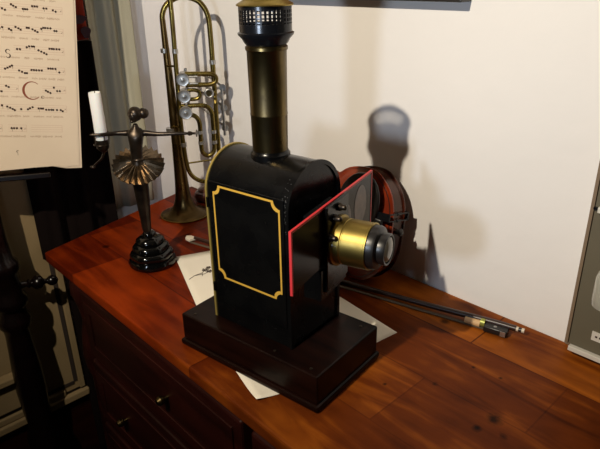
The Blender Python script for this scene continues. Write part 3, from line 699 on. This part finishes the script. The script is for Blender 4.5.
for ri, y0 in enumerate(rowsY + [.372, .41, .44]):
    x0, x1 = -.285, -.024
    segs = [(x0, x1)]
    if ri == 5: segs = [(-.285, -.108), (-.066, x1)]
    if ri == 7: segs = [(-.285, -.140), (-.130, -.098), (-.090, -.034)]
    if ri == 3: segs = [(-.285, -.135), (-.112, x1)]
    for a, b in segs:
        for k in range(4): q(st_bm, (a + b) / 2, y0 + (k - 1.5) * .0042, b - a, .00045, 0, .00125)
        q(st_bm, b, y0, .0005, .013, 0, .00125)
        if ri == 7 and a > -.095: continue
        x = a + .006; y = y0 + random.choice([-1, 0, 1]) * .0021
        while x < b - .007:
            nn = random.choice([1, 2, 3, 3, 4, 5])
            d = random.choice([-1, 1, 0])
            for j in range(nn):
                if x > b - .007: break
                q(ink_bm, x, y, .0036, .0036, .3 * random.uniform(-1, 1) + (PI / 4 if random.random() < .3 else 0))
                if random.random() < .16: q(ink_bm, x + .0012, y - .003, .0005, .006)
                x += random.choice([.0036, .0042, .0048]); y += d * .0021
                y = min(max(y, y0 - .0063), y0 + .0063)
            x += random.choice([.002, .004, .007]); y = y0 + random.choice([-1, 0, 1, 2]) * .0021
        # direct sign at the end of the line
        q(ink_bm, b - .003, y0 - .001, .0018, .0008, .6); q(ink_bm, b - .0015, y0, .0016, .0006, -.6)
    # faint writing below the staff: runs of short strokes
    x = x0
    while x < x1 - .012:
        L_ = random.uniform(.008, .024)
        xx = x
        while xx < x + L_:
            q(tx_bm, xx, y0 - .0155, .0007, random.choice([.0024, .0024, .0042]), random.uniform(-.25, .1)); xx += .0016
            if random.random() < .5: q(tx_bm, xx - .0008, y0 - .0155 + random.choice([-.001, .001]), .0016, .0006)
        x += L_ + random.uniform(.003, .009)
def arcstroke(bm, cx, cy, rx, ry, a0, a1, w0, w1, n=28, z=.00135):
    L1, L2 = [], []
    for i in range(n + 1):
        t = i / n; a = a0 + (a1 - a0) * t; w = w0 + (w1 - w0) * math.sin(PI * t)
        L1.append(bm.verts.new((cx + (rx + w) * math.cos(a), cy + (ry + w * .6) * math.sin(a), z))); L2.append(bm.verts.new((cx + (rx - w) * math.cos(a), cy + (ry - w * .6) * math.sin(a), z)))
    for i in range(n): bm.faces.new((L1[i], L1[i + 1], L2[i + 1], L2[i]))
arcstroke(rd_bm, -.084, .150, .0155, .0165, math.radians(48), math.radians(318), .0006, .0022)
obj('red_initial', rd_bm, M['initial'], pg, smooth=False)
def letter_s(bm, cx, cy, s):
    arcstroke(bm, cx, cy + s * .5, s * .42, s * .45, math.radians(20), math.radians(270), .0004, .0011)
    arcstroke(bm, cx, cy - s * .4, s * .42, s * .45, math.radians(90), math.radians(-160), .0004, .0011)
letter_s(ink_bm, -.122, .216, .0085)
arcstroke(ink_bm, -.066, .138, .0022, .0026, .3, 5.6, .0003, .0006, 12)
arcstroke(ink_bm, -.116, .033, .0018, .0022, .3, 5.0, .0004, .0007, 12); q(ink_bm, -.116, .028, .0006, .004)
obj('square_notes', ink_bm, M['ink'], pg, smooth=False)
obj('staff_lines', st_bm, M['staff'], pg, smooth=False)
obj('chant_text', tx_bm, M['faint'], pg, smooth=False)

ms = thing('music_stand', 'dark turned wooden music stand at the left edge holding the chant page', 'music stand', (-1.401, .322, ZF))
im = Matrix.Translation(-ms.location)
def mobj(name, bm, m, parent=None, **k):
    bmesh.ops.transform(bm, matrix=im, verts=bm.verts); return obj(name, bm, m, parent or ms, **k)
PW = Matrix.Translation(pc) @ PM
bm = B(-.285, -.022, .012, .44, -.018, -.0045, PW); mobj('desk_board', bm, M['standwood'], smooth=False, bevel=.002)
bm = bmesh.new(); prism(bm, [PW @ V(p) for p in ((-.29, -.030, -.018), (-.29, -.036, .012), (-.060, -.018, .012), (-.060, -.018, -.018))], up * .012); mobj('ledge', bm, M['standwood'], smooth=False, bevel=.002)
cxx, cyy = -1.240 * KC, .285 * KC
pf = [(.040, ZF + .10), (.045, ZF + .14), (.030, ZF + .18), (.026, -.52), (.034, -.46), (.036, -.42), (.026, -.38), (.030, -.34), (.033, -.28), (.031, -.22), (.028, -.17), (.026, -.13), (.0275, -.115), (.034, -.105), (.035, -.09), (.028, -.078), (.027, -.065), (.036, -.055), (.037, -.04), (.030, -.03), (.030, .02), (.036, .03), (.034, .045), (.026, .055), (.023, .10), (.021, .20), (.021, .275)]
mobj('column', lathe(bmesh.new(), [(a * KC, .6 + (b - .6) * KC if b > ZF + .2 else b) for a, b in pf], 40, Matrix.Translation((cxx, cyy, 0))), M['standwood'])
d = V((.026, .098, -.010)).normalized()
mobj('peg', lathe(bmesh.new(), [(.010, .015), (.0075, .034), (.0062, .040), (.0105, .044), (.0070, .049), (.0140, .056), (.0165, .063), (.0140, .070), (.0065, .075), (.0055, .080), (.0105, .086), (.0122, .092), (.0095, .099), (.0050, .103), (0, .105)], 28, axis_m(V((cxx, cyy, -.092)), d) @ Matrix.Scale(KC, 4)), M['standwood'])
for k in range(3):
    a = -.95 + (0, 1.25, -1.0)[k]
    u = V((math.cos(a), math.sin(a), 0)); c0 = V((cxx, cyy, 0))
    mobj('foot', tube(bmesh.new(), smoothpath([c0 + u * .02 + V((0, 0, ZF + .13)), c0 + u * .09 + V((0, 0, ZF + .12)), c0 + u * .12 + V((0, 0, ZF + .04)), c0 + u * .15 + V((0, 0, ZF + .016))], 6), [.022, .02, .016, .014], 14), M['standwood'])

# ------------------------------------------------------------------ picture and grey case on the wall
pic = thing('framed_picture', 'dark framed picture hanging on the wall, only its lower edge in view', 'picture', (-.80, WY, .546))
ip = Matrix.Translation(-pic.location)
def xobj(root, name, bm, m, parent=None, **k):
    bmesh.ops.transform(bm, matrix=Matrix.Translation(-root.location), verts=bm.verts); return obj(name, bm, m, parent or root, **k)
x0, x1, z0, z1 = -1.06, -.556, .549, .93
def rect(a, y): return [(x0 + a, y, z0 + a), (x1 - a, y, z0 + a), (x1 - a, y, z1 - a), (x0 + a, y, z1 - a)]
bm = bmesh.new(); strip3(bm, rect(0, .884), rect(.025, .884), (0, .031, 0)); xobj(pic, 'frame', bm, M['frame'], smooth=False, bevel=.002)
xobj(pic, 'canvas', B(x0 + .024, x1 - .024, .900, .905, z0 + .024, z1 - .024), M['brownstuff'], smooth=False)

gc = thing('wall_case', 'grey painted shallow case with white lower ledge on the wall at the right edge', 'case', (-.10, WY, .006))
xobj(gc, 'back_board', B(-.3045, .16, .9035, .9155, .001, .60), M['backwood'], smooth=False, bevel=.001)
xobj(gc, 'front_panel', B(-.291, .16, .878, .903, .022, .60), M['grey'], smooth=False, bevel=.0015)
xobj(gc, 'side_lath', B(-.2965, -.2915, .876, .903, .022, .60), M['backwood'], smooth=False)
xobj(gc, 'lower_ledge', B(-.288, .16, .871, .903, .013, .0215), M['white'], smooth=False, bevel=.001)
lab = xobj(gc, 'label_plate', B(-.2575, -.205, .8762, .8779, .046, .062), M['white'], smooth=False)
bm = bmesh.new()
for k in range(6):
    x = -.252 + .0062 * k
    box(bm, x, x + .0035, .8758, .8763, .0525, .0555)
xobj(gc, 'illegible_text', bm, M['ink'], lab, smooth=False)
xobj(gc, 'white_catch', B(-.2835, -.262, .868, .8779, .262, .271), M['white'], smooth=False, bevel=.001)
xobj(gc, 'catch_pin', B(-.291, -.2836, .872, .8779, .265, .268), M['blackmetal'], smooth=False)
jr = thing('glass_jar', 'small clear glass jar with brown contents fixed to the grey case', 'jar', (-.236, .852, .124))
obj('jar_glass', lathe(bmesh.new(), [(.0, .0), (.018, .0), (.0235, .004), (.0245, .012), (.0245, .050), (.021, .060), (.016, .066), (.016, .074), (.0175, .075), (.0175, .078), (.0145, .078), (.0145, .066), (.0225, .052), (.0225, .012), (.0, .006)], 36), M['jar'], jr)
obj('contents', lathe(bmesh.new(), [(.0, .0065), (.021, .0130), (.021, .026), (.012, .030), (0, .028)], 24), M['brownstuff'], jr)
bm = bmesh.new(); circ(bm, (0, 0, .069), .0172, .0009); tube(bm, [(0, .017, .069), (0, .0255, .082)], .001, 6); tube(bm, smoothpath([(-.010, .0245, .088), (-.006, .0235, .100), (-.001, .0235, .104), (.003, .0245, .090)], 4), .0011, 6)
obj('wire', bm, M['blackmetal'], jr)

# ------------------------------------------------------------------ lights
def aim(o, t): o.rotation_euler = (V(t) - o.location).to_track_quat('-Z', 'Y').to_euler()
l = bpy.data.lights.new('warm_lamp', 'SPOT'); l.energy = 104; l.color = (1.0, .875, .68); l.shadow_soft_size = .016; l.spot_size = math.radians(104); l.spot_blend = .7
o = bpy.data.objects.new('warm_lamp', l); link(o); o.location = (-.46, -.52, 1.26); aim(o, (-.96, .88, .76))
l = bpy.data.lights.new('cool_light', 'SPOT'); l.energy = 12; l.color = (.72, .84, 1.0); l.shadow_soft_size = .036; l.spot_size = math.radians(125); l.spot_blend = .8
o = bpy.data.objects.new('cool_light', l); link(o); o.location = (-.38, -.16, .47); aim(o, (-.78, .9, .85))
w = bpy.data.worlds.new('World'); scene.world = w; w.use_nodes = True
w.node_tree.nodes['Background'].inputs[0].default_value = (1, .78, .55, 1); w.node_tree.nodes['Background'].inputs[1].default_value = .008

# ------------------------------------------------------------------ camera
cam = bpy.data.cameras.new('camera'); co = bpy.data.objects.new('camera', cam); link(co)
cam.sensor_width = 36; cam.lens = 582 / 600 * 36; cam.clip_start = .01
Rw = Matrix(((.68655677, -.27866577, .67155431), (.72685802, .2856828, -.62455004), (-.0178108, .91691369, .39868791)))
co.matrix_world = Matrix.Translation((0, 0, .6)) @ Rw.to_4x4()
scene.camera = co
scene.view_settings.view_transform = 'Standard'; scene.view_settings.look = 'None'
scene.view_settings.exposure = -.1; scene.view_settings.gamma = 1
